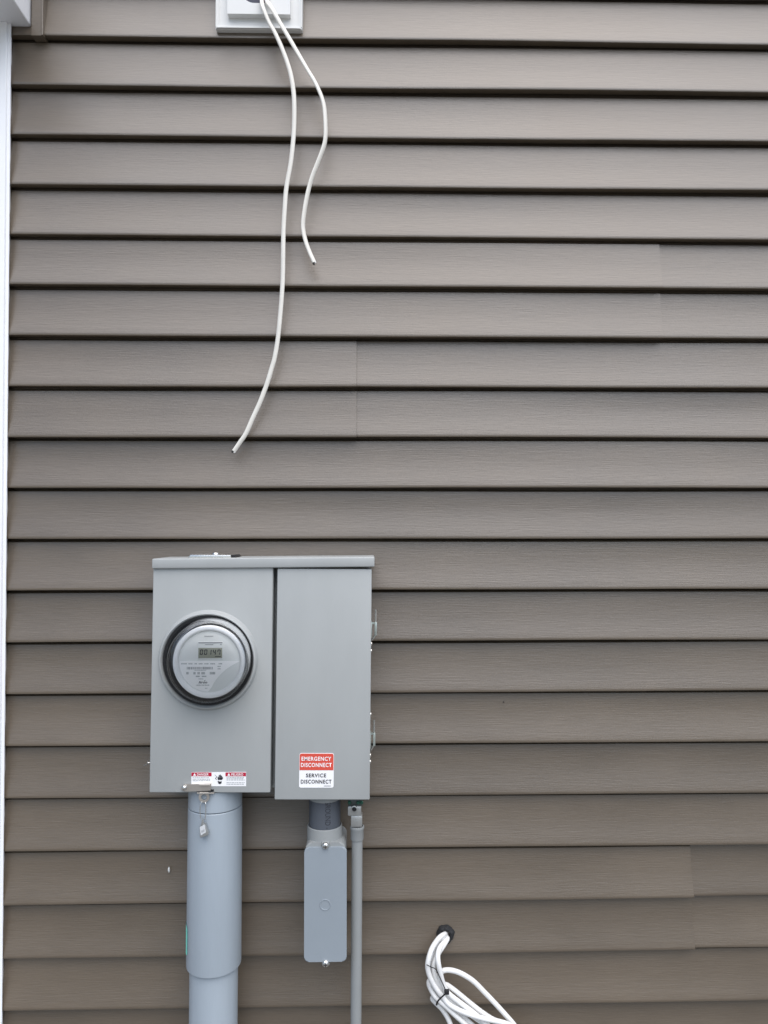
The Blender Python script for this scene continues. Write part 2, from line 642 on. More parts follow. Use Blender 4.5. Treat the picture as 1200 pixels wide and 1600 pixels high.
# rain cap, sagging to the left
ca = math.radians(-0.78)
zc0 = z_cap - S(15.5, YF)
bm = NB(); box(bm, L(238.7, 873, YF).x, L(585.3, 871, YF).x, YF - 0.006, 0.0, zc0, z_cap, 0.0026, 3)
for v in bm.verts:
    v.co.z += math.tan(ca) * -1 * (v.co.x - (x_l + x_r) / 2) * 1.15
cbuild('rain_cap', bm, STEEL, smooth=0.3)
ctop = lambda x: z_cap + math.tan(ca) * -1 * (x - (x_l + x_r) / 2) * 1.15
# hub cover plate on top
hx0, hx1 = L(299.5, 870, -0.06).x, L(366, 870, -0.06).x
hz = ctop((hx0 + hx1) / 2)
bm = NB()
prism(bm, [(hx0, hz - 0.002), (hx1, hz - 0.002), (hx1, hz + 0.0055), (hx0 + 0.006, hz + 0.0055)], -0.095, -0.025, 0.0008)
hub = cbuild('hub_plate', bm, BRIGHT)
bm = NB()
lathe(bm, [(0.0075, hz + 0.003), (0.0075, hz + 0.006), (0.006, hz + 0.0085), (0.002, hz + 0.0096), (0.0001, hz + 0.0097)], Vector((L(337, 866, -0.06).x, -0.06, 0)), 'Z', 20)
cbuild('plate_screw', bm, BRIGHT, hub)
bm = NB()  # black wedge beside the right end of the plate
prism(bm, [(hx1 - 0.003, hz - 0.002), (hx1 + 0.011, hz - 0.002), (hx1 + 0.005, hz + 0.0052), (hx1 - 0.003, hz + 0.0052)], -0.088, -0.03)
cbuild('dark_wedge', bm, BLACK, hub)
# raised ring round the meter opening
mc = L(325.7, 1031, YF)
ro, ri = S(75.5, YF), S(69.3, YF)
bm = NB()
lathe(bm, [(ro + 0.003, YF + 0.001), (ro + 0.0008, YF - 0.001), (ro - 0.0002, YF - 0.006), (ro - 0.002, YF - 0.0095), (ro - 0.0045, YF - 0.0105),
           (ri + 0.0012, YF - 0.009), (ri, YF - 0.006), (ri, YF + 0.001)], mc, 'Y', 96)
cbuild('meter_ring', bm, STEEL, cover)
# side latches with their screws
for cy0, cy1, xo in ((952, 1000, 587.3), (1125, 1172, 584.9)):
    yl = -0.075
    X = x_r
    xr = L(xo, cy0, yl).x
    za, zbm = L(580, cy0, yl).z, L(580, cy1, yl).z
    h = za - zbm
    bm = NB()
    box(bm, X - 0.002, X + 0.0016, yl - 0.011, yl + 0.011, zbm + h * 0.10, zbm + h * 0.60, 0.0006)
    box(bm, xr - 0.0022, xr + 0.0022, yl - 0.005, yl + 0.005, zbm + h * 0.16, zbm + h * 0.58, 0.0004)
    box(bm, X + 0.001, xr, yl - 0.0015, yl + 0.0015, zbm + h * 0.52, zbm + h * 0.58)
    lt = cbuild('latch', bm, LATCH)
    bm = NB()
    tube(bm, [(xr, yl, za), (xr, yl, zbm + h * 0.25), (xr - 0.0005, yl, zbm + h * 0.16), (xr - 0.0035, yl, zbm + h * 0.07), (X + 0.0015, yl, zbm)], 0.0018, 0.0018, 8)
    cbuild('bail_wire', bm, BRIGHT, lt)
for py_ in (1006, 1017, 1116, 1180, 1190):
    c = L(582, py_, -0.075)
    bm = NB()
    vs = []
    for r, t in ((0.0042, 0.0), (0.004, 0.0022), (0.0022, 0.0036), (0.0001, 0.004)):
        vs.append([bm.verts.new((x_r - 0.001 + t, -0.075 + r * math.cos(2 * PI * k / 14), c.z + r * math.sin(2 * PI * k / 14))) for k in range(14)])
    for i in range(3):
        for k in range(14):
            bm.faces.new((vs[i][k], vs[i][(k + 1) % 14], vs[i + 1][(k + 1) % 14], vs[i + 1][k]))
    cbuild('screw', bm, BRIGHT)
# little twisted wire end on the left side
pts = [L(235, 1187, -0.07), L(231.5, 1188.5, -0.075), L(231, 1191.5, -0.08), L(234.5, 1192, -0.08), L(230, 1194, -0.085), L(224.5, 1196.6, -0.09)]
bm = NB(); tube(bm, spline([tuple(p) for p in pts], 5), 0.0010, 0.0010, 8)
cbuild('wire_end', bm, BRIGHT)

# hasp at the bottom of the cover
yh = YF - 0.001
bm = NB()


def lp(px, py, y=yh):
    q = L(px, py, y)
    return (q.x, q.z)


out = [lp(330.5, 1223.6), lp(329.6, 1234.4), lp(310, 1235.5), lp(290, 1236.2)]
for k in range(9):
    a = math.radians(100 + 20 * k)
    cxp, czp = lp(288.7, 1230.6)
    r = S(5.4, yh)
    out.append((cxp + r * math.cos(-a + PI) * -1, czp - r * math.sin(a)))
out = [lp(330.5, 1223.6), lp(329.6, 1234.6), lp(310, 1235.4), lp(290, 1236.2), lp(285.6, 1234.6), lp(283.6, 1231.2), lp(284.2, 1227.8), lp(287, 1225.4), lp(291.5, 1225.0), lp(310, 1224.4)]
prism(bm, out[::-1], yh - 0.0028, yh + 0.0005, 0.0006)
q0, q1 = lp(312, 1224.2), lp(328.6, 1226.6)
hasp = cbuild('hasp', bm, HASP, smooth=0.3)
bm = NB(); box(bm, q0[0], q1[0], yh - 0.0062, yh - 0.0026, q1[1], q0[1] + 0.0004, 0.0006)
cbuild('hasp_tab', bm, HASP, hasp, smooth=0.3)
c = L(288.8, 1229.6, yh)
bm = NB(); lathe(bm, [(0.0052, yh - 0.0024), (0.0050, yh - 0.004), (0.0038, yh - 0.0062), (0.0018, yh - 0.0074), (0.0001, yh - 0.0076)], c, 'Y', 20)
cbuild('rivet', bm, BRIGHT, hasp)
a0, a1 = lp(308.5, 1238.0), lp(335, 1236.0)
bm = NB(); box(bm, a0[0], a1[0], yh - 0.004, yh + 0.010, a0[1] - 0.0016, a0[1] + 0.0004, 0.0005)
cbuild('hasp_lip', bm, HASP, hasp, smooth=0.3)
bm = NB(); box(bm, lp(307, 1237)[0], lp(334, 1237)[0], yh - 0.0012, yh + 0.002, lp(320, 1236.6)[1], lp(320, 1233.6)[1])
cbuild('slot', bm, BLACK, hasp)
cxr, czr = lp(319, 1245.2)
outer = [(cxr + S(8.2, yh) * math.cos(a), czr + S(8.2, yh) * math.sin(a)) for a in [math.radians(-195 + k * 210 / 16) for k in range(17)]]
outer += [(cxr + S(6.5, yh), czr + S(8, yh)), (cxr - S(6.5, yh), czr + S(8, yh))]
bm = NB(); holed(bm, outer, circ(cxr, czr, S(4.6, yh), 20), yh - 0.0015, yh + 0.0012)
cbuild('padlock_eye', bm, HASP, hasp, smooth=0.3)

# emergency disconnect label on the door
yd = YF - 0.0016
bm = NB()
X0, X1 = lp(467.6, 1200, yd)[0], lp(521.5, 1200, yd)[0]
ZT, ZM, ZB = lp(494, 1177, yd)[1], lp(494, 1203.4, yd)[1], lp(494, 1230.8, yd)[1]
prism(bm, rrect(X0, X1, ZB, ZT, 0.0035), yd, yd + 0.0008)
lab = cbuild('disconnect_label', bm, PAPER, door, smooth=0)
rr = [p for p in rrect(X0 + 0.0006, X1 - 0.0006, ZM - 0.01, ZT - 0.0006, 0.0032) if p[1] > ZM + 0.001]
n_ = len(rr) // 2
poly = [(X1 - 0.0006, ZM)] + rr + [(X0 + 0.0006, ZM)]
bm = NB(); prism(bm, poly, yd - 0.0003, yd + 0.0001)
cbuild('header_band', bm, ORANGE, lab, smooth=0)
bm = NB()
for s, a, b_, t, u in (('EMERGENCY', 471.2, 517.6, 1182.2, 1188.6), ('DISCONNECT', 470.2, 518.2, 1191.8, 1198.4)):
    join(bm, text_bm(s, lp(a, u, yd)[0], lp(b_, u, yd)[0], lp(494, u, yd)[1], lp(494, t, yd)[1], yd - 0.0006, 0.02, space=1.14))
cbuild('lettering', bm, PAPER, lab, smooth=0, recalc=False)
bm = NB()
for s, a, b_, t, u in (('SERVICE', 478.2, 509.6, 1208.4, 1214.4), ('DISCONNECT', 470.0, 518.0, 1218.0, 1224.2)):
    join(bm, text_bm(s, lp(a, u, yd)[0], lp(b_, u, yd)[0], lp(494, u, yd)[1], lp(494, t, yd)[1], yd - 0.0006, 0.02, space=1.14))
quad(bm, lp(506, 1228, yd)[0], lp(517, 1228, yd)[0], lp(500, 1228.3, yd)[1], lp(500, 1227.6, yd)[1], yd - 0.0005)
cbuild('lettering', bm, INK, lab, smooth=0, recalc=False)

# danger label on the cover
yd = YF - 0.0006
bm = NB()
quad_pts = [lp(299, 1228.5, yd), lp(384.5, 1228.5, yd), lp(384.5, 1206.4, yd), lp(299, 1206.9, yd)]
prism(bm, quad_pts, yd, yd + 0.0008)
dl = cbuild('danger_label', bm, PAPER, cover, smooth=0)
for a, b_ in ((299.2, 330.6), (352.3, 384.3)):
    bm = NB()
    quad(bm, lp(a, 1210, yd)[0], lp(b_, 1210, yd)[0], lp(a, 1212.8, yd)[1], lp(a, 1206.9, yd)[1], yd - 0.0003)
    cbuild('header_band', bm, CRIMSON, dl, smooth=0, recalc=False)
for s, a, b_ in (('DANGER', 308, 326), ('PELIGRO', 361.5, 380)):
    bm = NB()
    join(bm, text_bm(s, lp(a, 1210, yd)[0], lp(b_, 1210, yd)[0], lp(a, 1211.8, yd)[1], lp(a, 1208.0, yd)[1], yd - 0.0006, 0.018, space=1.1))
    bm.faces.new([bm.verts.new((q[0], yd - 0.0006, q[1])) for q in (lp(a - 6, 1211.9, yd), lp(a - 1.6, 1211.9, yd), lp(a - 3.8, 1207.7, yd))])
    cbuild('lettering', bm, PAPER, dl, smooth=0, recalc=False)
for (a, b_), rows in (((301, 328.5), (1215.0, 1217.4, 1219.6)), ((354, 382.5), (1214.5, 1216.6, 1218.6, 1222.8, 1225.2))):
    bm = NB()
    for r_ in rows:
        x = a
        while x < b_ - 1.5:
            wd = min(random.uniform(1.6, 4.6), b_ - x)
            quad(bm, lp(x, r_, yd)[0], lp(x + wd, r_, yd)[0], lp(x, r_ + 0.45, yd)[1], lp(x, r_ - 0.45, yd)[1], yd - 0.0004)
            x += wd + 0.7
    cbuild('fine_print', bm, SOFTINK, dl, smooth=0, recalc=False)
bm = NB()


def ipoly(pts):
    bm.faces.new([bm.verts.new((q[0], yd - 0.0005, q[1])) for q in (lp(280 + x / 10, 1180 + y / 10, yd) for x, y in pts)])


ipoly([(605, 385), (668, 385), (672, 350), (600, 350)])                    # palm
for fx, ft in ((602, 332), (620, 306), (638, 300), (656, 316)):
    ipoly([(fx, 352), (fx + 14, 352), (fx + 14, ft + 4), (fx + 7, ft), (fx, ft + 4)])   # fingers
ipoly([(668, 352), (668, 384), (684, 362), (682, 340), (674, 336)])        # thumb
ipoly([(602, 398), (640, 412), (664, 402), (662, 436), (636, 452), (612, 440)])  # cuff
ipoly([(552, 304), (584, 334), (576, 346), (562, 360), (584, 384), (590, 384), (574, 360), (594, 338), (560, 304)])  # spark
cbuild('shock_symbol', bm, INK, dl, smooth=0)

# ------------------------------------------------------------------ electric meter (plugs into the cabinet)
mw = at(325.7, 1031, YF)
met = thing('electric_meter', 'round glass covered electric meter with grey digital readout in the grey cabinet', 'electric meter', (mw.x, YF, mw.z))
bm = NB()  # meter base as a black disc; its colour gives the uncut opening's dark recess
R0 = ri - 0.0008
lathe(bm, [(0.001, YF - 0.003), (R0, YF - 0.003), (R0, YF - 0.0052), (0.001, YF - 0.0055)], mw, 'Y', 72)
build('base_recess_disc', bm, BLACK, met)
mf = at(327.3, 1033.6, -0.150)        # face centre
mid = (mw + mf) / 2
bm = NB()
lathe(bm, [(0.068, YF - 0.004), (0.0665, YF - 0.016), (0.0655, YF - 0.024)], Vector((mid.x, 0, mid.z)), 'Y', 72)
build('inner_drum', bm, BLACK, met)
bm = NB()  # added ring, shaped to imitate the silvery sky reflection in the glass side
ca_, cb_ = at(329.0, 1028.5, -0.130), at(328.4, 1031.5, -0.153)
prev = None
for r, t in ((0.0705, -0.1255), (0.0722, -0.1265), (0.0721, -0.130), (0.0702, -0.138), (0.0676, -0.146), (0.0662, -0.1515), (0.0654, -0.1535), (0.0646, -0.1535), (0.0644, -0.150)):
    f_ = min(1, max(0, (-0.1275 - t) / 0.025))
    cc = ca_.lerp(cb_, f_)
    ring = [bm.verts.new((cc.x + r * math.cos(2 * PI * k / 96), t, cc.z + r * math.sin(2 * PI * k / 96))) for k in range(96)]
    if prev:
        for k in range(96):
            bm.faces.new((prev[k], prev[(k + 1) % 96], ring[(k + 1) % 96], ring[k]))
    prev = ring
build('reflection_collar', bm, REFLECT, met)
bm = NB()
rf = S(47.5, -0.150)
lathe(bm, [(rf + 0.0100, YF - 0.020), (rf + 0.0098, -0.153), (rf + 0.0085, -0.1555), (rf + 0.0045, -0.1558), (rf + 0.002, -0.1548), (rf, -0.152), (rf - 0.0005, -0.150)], mf, 'Y', 96)
build('bezel', bm, RINGW, met)
bm = NB(); lathe(bm, [(rf + 0.001, -0.1505), (0.0002, -0.1505)], mf, 'Y', 72)
face = build('faceplate', bm, FACE, met)
yf = -0.1506


def mp_(zx, zy, y=yf):
    """pixel of the enlarged meter crop -> world x, z on the face"""
    q = at(240 + zx / 7.059, 940 + zy / 7.061, y)
    return (q.x, q.z)


# white nameplate: half disc with a curved lower right edge
pts = [mp_(292, 655)]
for k in range(15):
    a = math.radians(182 + k * (268 - 182) / 14)
    pts.append((mf.x + (rf - 0.0016) * math.cos(a), mf.z + (rf - 0.0016) * math.sin(a)))
pts += [mp_(x, y) for x, y in ((640, 945), (665, 895), (700, 845), (745, 795), (800, 745), (860, 705), (950, 656))]
bm = NB(); prism(bm, pts, yf - 0.0008, yf)
plate = build('nameplate', bm, PAPER, face, smooth=0)
yn = yf - 0.0011
bm = NB()
for y0_, segs, hh in ((686, ((305, 365), (385, 430), (452, 480), (497, 542), (560, 605), (625, 678), (718, 755)), 12),
                      (790, ((362, 388), (440, 465), (484, 512), (528, 568), (620, 680)), 26), (825, ((466, 512), (532, 582)), 14),
                      (853, ((496, 548),), 9), (757, ((450, 580),), 8), (922, ((472, 522), (528, 560), (566, 615)), 9), (715, ((706, 740),), 12),
                      (742, ((706, 740),), 10), (956, ((566, 594),), 7)):
    for a, b_ in segs:
        x = a
        while x < b_:
            wd = random.uniform(5, 12)
            p0, p1 = mp_(x, y0_ + hh / 2, yn), mp_(min(x + wd, b_), y0_ - hh / 2, yn)
            quad(bm, p0[0], p1[0], p0[1], p1[1], yn)
            x += wd + 3
build('fine_print', bm, SOFTINK, plate, smooth=0, recalc=False)
bm = NB()
x = 366
while x < 655:
    wd = random.choice((4, 7, 10))
    p0, p1 = mp_(x, 748, yn), mp_(x + wd, 720, yn)
    quad(bm, p0[0], p1[0], p0[1], p1[1], yn)
    x += wd + random.choice((4, 6))
build('barcode', bm, GREYINK, plate, smooth=0, recalc=False)
p0, p1 = mp_(496, 904, yn), mp_(592, 876, yn)
bm = text_bm('Itron', p0[0], p1[0], p0[1], p1[1], yn, 0.02, 0.3)
bm.faces.new([bm.verts.new((q[0], yn, q[1])) for q in (mp_(556, 878), mp_(566, 878), mp_(574, 866), mp_(568, 866))])
build('lettering', bm, INK, plate, smooth=0, recalc=False)
# display
bm = NB()
p0, p1 = mp_(488, 642), mp_(764, 440)
box(bm, p0[0], p1[0], yf - 0.0012, yf, p0[1], p1[1], 0.0003)
win = build('display_window', bm, FACE, face)
bm = NB()
p0, p1 = mp_(497, 458), mp_(762, 446)
quad(bm, p0[0], p1[0], p0[1], p1[1], yf - 0.0016)
for (a, b_) in ((570, 660), (735, 752)):
    p0, p1 = mp_(a, 476), mp_(b_, 469)
    quad(bm, p0[0], p1[0], p0[1], p1[1], yf - 0.0016)
p0, p1 = mp_(560, 384), mp_(660, 377)
quad(bm, p0[0], p1[0], p0[1], p1[1], yf - 0.0008)
build('fine_print', bm, GREYINK, win, smooth=0, recalc=False)
bm = NB()
p0, p1 = mp_(496, 622), mp_(758, 508)
box(bm, p0[0], p1[0], yf - 0.0020, yf - 0.001, p0[1], p1[1], 0.0002)
lcd = build('display', bm, LCD, win)
yq = yf - 0.0024
bm = NB()


def seg7(x, y, wd, h, segs):
    t = 7.5
    sh = 0.10

    def P2(a, b):
        return mp_(x + a + (h - b) * sh, y + b, yq)
    S7 = {'a': ((t, 0), (wd - t, 0), (wd - t, t * 1.3), (t, t * 1.3)), 'd': ((t, h - t * 1.3), (wd - t, h - t * 1.3), (wd - t, h), (t, h)),
          'g': ((t, h / 2 - t * .65), (wd - t, h / 2 - t * .65), (wd - t, h / 2 + t * .65), (t, h / 2 + t * .65)),
          'f': ((0, 3), (t * 1.3, 3), (t * 1.3, h / 2 - 2), (0, h / 2 - 2)), 'b': ((wd - t * 1.3, 3), (wd, 3), (wd, h / 2 - 2), (wd - t * 1.3, h / 2 - 2)),
          'e': ((0, h / 2 + 2), (t * 1.3, h / 2 + 2), (t * 1.3, h - 3), (0, h - 3)), 'c': ((wd - t * 1.3, h / 2 + 2), (wd, h / 2 + 2), (wd, h - 3), (wd - t * 1.3, h - 3))}
    for s in segs:
        bm.faces.new([bm.verts.new((q[0], yq, q[1])) for q in (P2(*p) for p in S7[s])])


for x, s in ((508, 'abcdef'), (555, 'abcdef'), (601, 'bc'), (650, 'bcfg'), (700, 'abcf')):
    seg7(x, 528, 34, 60, s)
p0, p1 = mp_(676, 610, yq), mp_(742, 602, yq)
quad(bm, p0[0], p1[0], p0[1], p1[1], yq)
build('digits', bm, INK, lcd, smooth=0)
# clear cover
bm = NB()
prof = [(0.0770, YF - 0.006), (0.0762, YF - 0.0085), (0.0745, YF - 0.0095), (0.0740, YF - 0.014), (0.0728, -0.146), (0.0704, -0.160), (0.0668, -0.1655),
        (0.0635, -0.1680), (0.0600, -0.1683), (0.0450, -0.1695), (0.0250, -0.1705), (0.0004, -0.1708)]
rings_c = [mw + (mf - mw) * min(1, max(0, (YF - 0.006 - t) / 0.045)) for r, t in prof]
prev = None
for (r, t), c in zip(prof, rings_c):
    ring = [bm.verts.new((c.x + r * math.cos(2 * PI * k / 96), t, c.z + r * math.sin(2 * PI * k / 96))) for k in range(96)]
    if prev:
        for k in range(96):
            bm.faces.new((prev[k], prev[(k + 1) % 96], ring[(k + 1) % 96], ring[k]))
    prev = ring
build('glass_cover', bm, GLASS, met, smooth=1.2)

# ------------------------------------------------------------------ seal tag hanging from the hasp
eye = at(319.3, 1249.5, YF)
tag = thing('seal_tag', 'small grey padlock seal with white tag on a wire loop below the hasp', 'seal', (eye.x, YF - 0.004, at(319, 1310, YF).z))
ys = YF - 0.004
W = lambda px, py, y=ys: tuple(at(px, py, y))
bm = NB()
pts = [W(313.5, 1279), W(312.6, 1268), W(313.2, 1258), W(315.5, 1252.5, ys + 0.002), W(318.5, 1250.4, YF), W(320.5, 1251, YF), W(321.2, 1256), W(321.6, 1266), W(321.2, 1274), W(320, 1281)]
tube(bm, spline(pts, 6), 0.0008, 0.0008, 8)
build('wire_loop', bm, BRIGHT, tag)
bm = NB()
prism(bm, [(p[0], p[2]) for p in (W(314.8, 1289), W(315.6, 1281), W(316.6, 1278), W(317.6, 1281), W(319.3, 1288))], ys - 0.003, ys + 0.003, 0.0006)
build('shackle_neck', bm, ZINC, tag)
body = [W(312.8, 1290.6), W(321.2, 1286.4), W(326.4, 1300.8), W(326, 1303.5), W(313.8, 1308.0), W(313.2, 1305)]
bm = NB(); prism(bm, [(p[0], p[2]) for p in body], ys - 0.004, ys + 0.005, 0.0006)
build('seal_body', bm, ZINC, tag)
bm = NB(); prism(bm, [(p[0], p[2]) for p in (W(313, 1291), W(320.8, 1286.6), W(322.6, 1299), W(314.8, 1303.6))], ys - 0.0048, ys - 0.0041)
tl = build('white_tag', bm, RINGT, tag, smooth=0)
bm = NB()
for k in range(4):
    a = 315.6 + k * 1.25
    b0 = [W(a, 1296.2 - k * .6), W(a + .7, 1295.9 - k * .6), W(a + 1.1, 1299.3 - k * .6), W(a + .4, 1299.6 - k * .6)]
    bm.faces.new([bm.verts.new((p[0], ys - 0.0050, p[2])) for p in b0])
build('fine_print', bm, GREYINK, tl, smooth=0)

# ------------------------------------------------------------------ large conduit
yc = -0.062
pc = at(335, 1400, yc)
pipe = thing('large_conduit', 'thick pale grey plastic conduit rising from the ground into the cabinet under the meter', 'conduit', (pc.x, yc, 0))
axis_top, axis_bot = at(336.5, 1250, yc), at(333.5, 1590, yc)
lean = (axis_bot.x - axis_top.x) / (axis_bot.z - axis_top.z)


def pipe_part(name, prof, mt, seg=56):
    b = NB()
    lathe(b, prof, Vector((0, yc, 0)), 'Z', seg)
    for v in b.verts:
        v.co.x += axis_top.x + lean * (v.co.z - axis_top.z)
    return build(name, b, mt, pipe)


zt_ = at(336, 1225, yc).z
rs = S(40.9, yc) * 0.999
zs_ = at(336, 1273.0, yc - rs).z
zl_ = at(334, 1529.0, yc - rs).z
rl = S(36.3, yc)
pipe_part('upper_adapter', [(rs - 0.0003, zt_), (rs - 0.0003, zs_ + 0.0020), (rs - 0.001, zs_ + 0.0016), (rs - 0.006, zs_ + 0.0016)], PVC)
pipe_part('expansion_sleeve', [(rs - 0.0058, zs_ + 0.001), (rs - 0.0055, zs_), (rs - 0.0008, zs_ - 0.0002), (rs, zs_ - 0.0012), (rs + 0.0006, zl_ + 0.002), (rs + 0.0002, zl_ + 0.0004), (rs - 0.001, zl_), (rl - 0.003, zl_ + 0.0002)], PVC)
pipe_part('lower_pipe', [(rl, zl_ + 0.02), (rl, 0.0)], PVC)
# mint sticker wrapped on its left side
b = NB()
za, zb_ = at(293, 1437, yc).z, at(293, 1482, yc).z
cols = []
for k in range(7):
    a = math.radians(178 + k * 5.6)
    zz = zb_ + (0.004 if k in (0, 6) else 0)
    X = axis_top.x + lean * ((za + zb_) / 2 - axis_top.z)
    cols.append([b.verts.new((X + (rs + 0.0012) * math.cos(a), yc + (rs + 0.0012) * math.sin(a), z)) for z in (za - (0.004 if k in (0, 6) else 0), zz)])
for k in range(6):
    b.faces.new((cols[k][0], cols[k + 1][0], cols[k + 1][1], cols[k][1]))
build('sticker', b, MINT, pipe)

# ------------------------------------------------------------------ conduit body with its nipple
yn_ = -0.066
c0 = at(507.5, 1290, yn_)
cbod = thing('conduit_body', 'grey plastic conduit body with long screwed cover hanging under the disconnect door', 'conduit body', (c0.x, yn_, at(508, 1505, yn_).z))
rn = S(24.3, yn_)
b = NB()
z1_ = at(508, 1240, yn_).z
z2_ = at(508, 1300, yn_).z
lathe(b, [(rn, z1_), (rn, z2_)], c0, 'Z', 40)
nip = build('nipple', b, PVCD, cbod)
b = NB()
zz = at(508, 1244.5, yn_).z
lathe(b, [(rn + 0.001, zz + 0.02), (rn + 0.001, zz - 0.0010), (rn, zz - 0.0022)], c0, 'Z', 40)
build('locknut', b, PVCM, cbod)
# printing runs down the nipple
zt1, zt2 = at(512, 1252.0, yn_ - rn).z, at(512, 1292, yn_ - rn).z
tb = text_bm('GROUND -', 0, zt1 - zt2 + 0.004, -S(4.2, -0.09), S(4.2, -0.09), 0, 0.0)
for v in tb.verts:
    s_, u_ = v.co.x, v.co.z
    a = math.asin((at(512.5, 1280, -0.09).x - c0.x) / rn) + u_ / rn
    v.co = Vector((c0.x + (rn + 0.0003) * math.sin(a), yn_ - (rn + 0.0003) * math.cos(a), zt1 - s_))
build('lettering', tb, INK, nip, smooth=0)
# collar and body
b = NB()
rc = S(27.0, yn_)
zc1, zc2 = at(507, 1298.2, yn_ - rc).z, at(507, 1322, yn_).z
lathe(b, [(rn + 0.0005, zc1 - 0.001), (rc - 0.002, zc1), (rc - 0.0004, zc1 - 0.001), (rc, zc1 - 0.003), (rc + 0.0004, zc2 - 0.02)], c0, 'Z', 44)
build('collar', b, PVCM, cbod)
yb0, yb1 = -0.100, -0.022
bx0, bx1 = at(475.8, 1410, -0.10).x, at(541, 1410, -0.10).x
bz0, bz1 = at(508, 1500, -0.10).z, at(508, 1316, -0.10).z
b = NB()
prism(b, rrect(bx0 + 0.0015, bx1 - 0.0015, bz0 + 0.001, bz1 - 0.0005, 0.012), yb0, yb1, 0.002)
build('housing', b, PVCM, cbod, smooth=0.3)
cx0, cx1 = at(475.3, 1410, -0.104).x, at(541.6, 1410, -0.104).x
cz0, cz1 = at(508, 1502.8, -0.104).z, at(508, 1324, -0.104).z
b = NB()
prism(b, rrect(cx0, cx1, cz0, cz1, 0.0085, 8), -0.1045, -0.0995, 0.0016)
cov = build('cover_plate', b, PVCL, cbod, smooth=0.3)
k0 = at(508, 1414, -0.105)
b = NB(); lathe(b, [(S(8.6, -.105), -0.1043), (S(8.2, -.105), -0.1053), (S(7.4, -.105), -0.1053), (S(7.0, -.105), -0.1043)], k0, 'Y', 32)
build('knockout_ring', b, PVCL, cov)
for pxs, pys in ((508.5, 1321.5), (508.7, 1505.5)):
    q = at(pxs, pys, -0.105)
    b = NB()
    box(b, q.x - 0.0075, q.x + 0.0075, -0.104, -0.085, q.z - 0.006, q.z + 0.006, 0.003)
    build('screw_ear', b, PVCM, cbod)
    b = NB(); lathe(b, [(0.0066, -0.104), (0.0064, -0.1062), (0.0045, -0.1088), (0.002, -0.1098), (0.0001, -0.1099)], q, 'Y', 20)
    sc_ = build('screw', b, BRIGHT, cbod)
    b = NB()
    box(b, q.x - 0.0035, q.x + 0.0035, -0.1106, -0.1094, q.z - 0.0006, q.z + 0.0006)
    box(b, q.x - 0.0006, q.x + 0.0006, -0.1105, -0.1093, q.z - 0.0035, q.z + 0.0035)
    build('slot', b, BLACK, sc_, smooth=0)

# ------------------------------------------------------------------ thin conduit
yt = -0.070
t0 = at(557, 1300, yt)
thin = thing('thin_conduit', 'thin grey conduit rising from the ground to a cast connector under the cabinet', 'conduit', (t0.x, yt, 0))
taxt, taxb = at(558, 1310, yt), at(556.2, 1590, yt)
tl_ = (taxb.x - taxt.x) / (taxb.z - taxt.z)


def thin_part(name, prof, mt, seg=28, parent=None, ang=None):
    b = NB()
    lathe(b, prof, Vector((0, yt, 0)), 'Z', seg)
    for v in b.verts:
        v.co.x += taxt.x + tl_ * (v.co.z - taxt.z)
    return build(name, b, mt, parent or thin)


zf = lambda y: at(558, y, yt).z
rt_ = S(8.4, yt)
thin_part('pipe', [(rt_, zf(1306)), (rt_, 0.0)], PVCM)
thin_part('coupling', [(S(9.3, yt), zf(1290)), (S(10.6, yt), zf(1290.3)), (S(10.9, yt), zf(1291.5)), (S(10.9, yt), zf(1294)), (S(10.0, yt), zf(1295.5)), (S(10.0, yt), zf(1310)),
                       (S(9.6, yt), zf(1311.3)), (rt_ - 0.001, zf(1311.5))], PVCM)
b = NB()
xc = taxt.x
box(b, at(548.4, 1280, yt).x, at(566.2, 1280, yt).x, yt - 0.011, yt + 0.011, zf(1289), zf(1271), 0.0018)
build('hex_body', b, ZINC, thin)
b = NB()
box(b, at(543.2, 1262, yt - .012).x, at(564.5, 1262, yt - .012).x, yt - 0.013, yt + 0.013, zf(1271), zf(1256), 0.0022)
con = build('connector', b, ZINC, thin)
q = at(553.5, 1264, yt - 0.014)
b = NB(); lathe(b, [(S(5.2, yt), yt - 0.012), (S(5.0, yt), yt - 0.0155), (S(3.6, yt), yt - 0.016), (S(3.4, yt), yt - 0.011)], q, 'Y', 20)
build('set_screw', b, ZINC, con)
b = NB(); lathe(b, [(S(3.6, yt), yt - 0.0138), (0.0002, yt - 0.0138)], q, 'Y', 16)
build('screw_socket', b, BLACK, con, smooth=0)
b = NB()
box(b, at(543.5, 1254, yt - .01).x, at(567, 1254, yt - .01).x, yt - 0.010, yt + 0.010, zf(1256.5), zf(1246), 0.002)
build('grounding_clamp', b, ZINCD, thin)
for pxs in (546, 559.5, 565):
    q = at(pxs, 1254, yt - 0.011)
    b = NB(); lathe(b, [(0.0034, yt - 0.009), (0.0034, yt - 0.0115), (0.0022, yt - 0.0130), (0.0001, yt - 0.0130)], q, 'Y', 14)
    build('screw', b, GREEN, thin)

# ------------------------------------------------------------------ mounting block and hanging cables
mb = at(404, -40, 0)
blk = thing('mounting_block', 'white plastic mounting block with round opening at the top of the siding', 'mounting block', (mb.x, 0, at(404, 48, 0).z))
YA, YB, YC = -0.0075, -0.0105, -0.0205         # flange front, bead front, raised plate front
X0, X1 = at(337, 20, YA).x, at(472.5, 20, YA).x
ZB, ZT = at(404, 46.8, YA).z, at(404, -118, YA).z
xa, xb = at(355, 20, YC).x, at(453.5, 20, YC).x
za, zt = at(404, 21.8, YC).z, at(404, -92, YC).z
hxa, hxb = at(377, 0, YC).x, at(429, 0, YC).x
hza, hzb = at(404, 4.7, YC).z, at(404, -70, YC).z
hole = rrect(hxa, hxb, hza, hzb, 0.026, 10)
bm = NB()
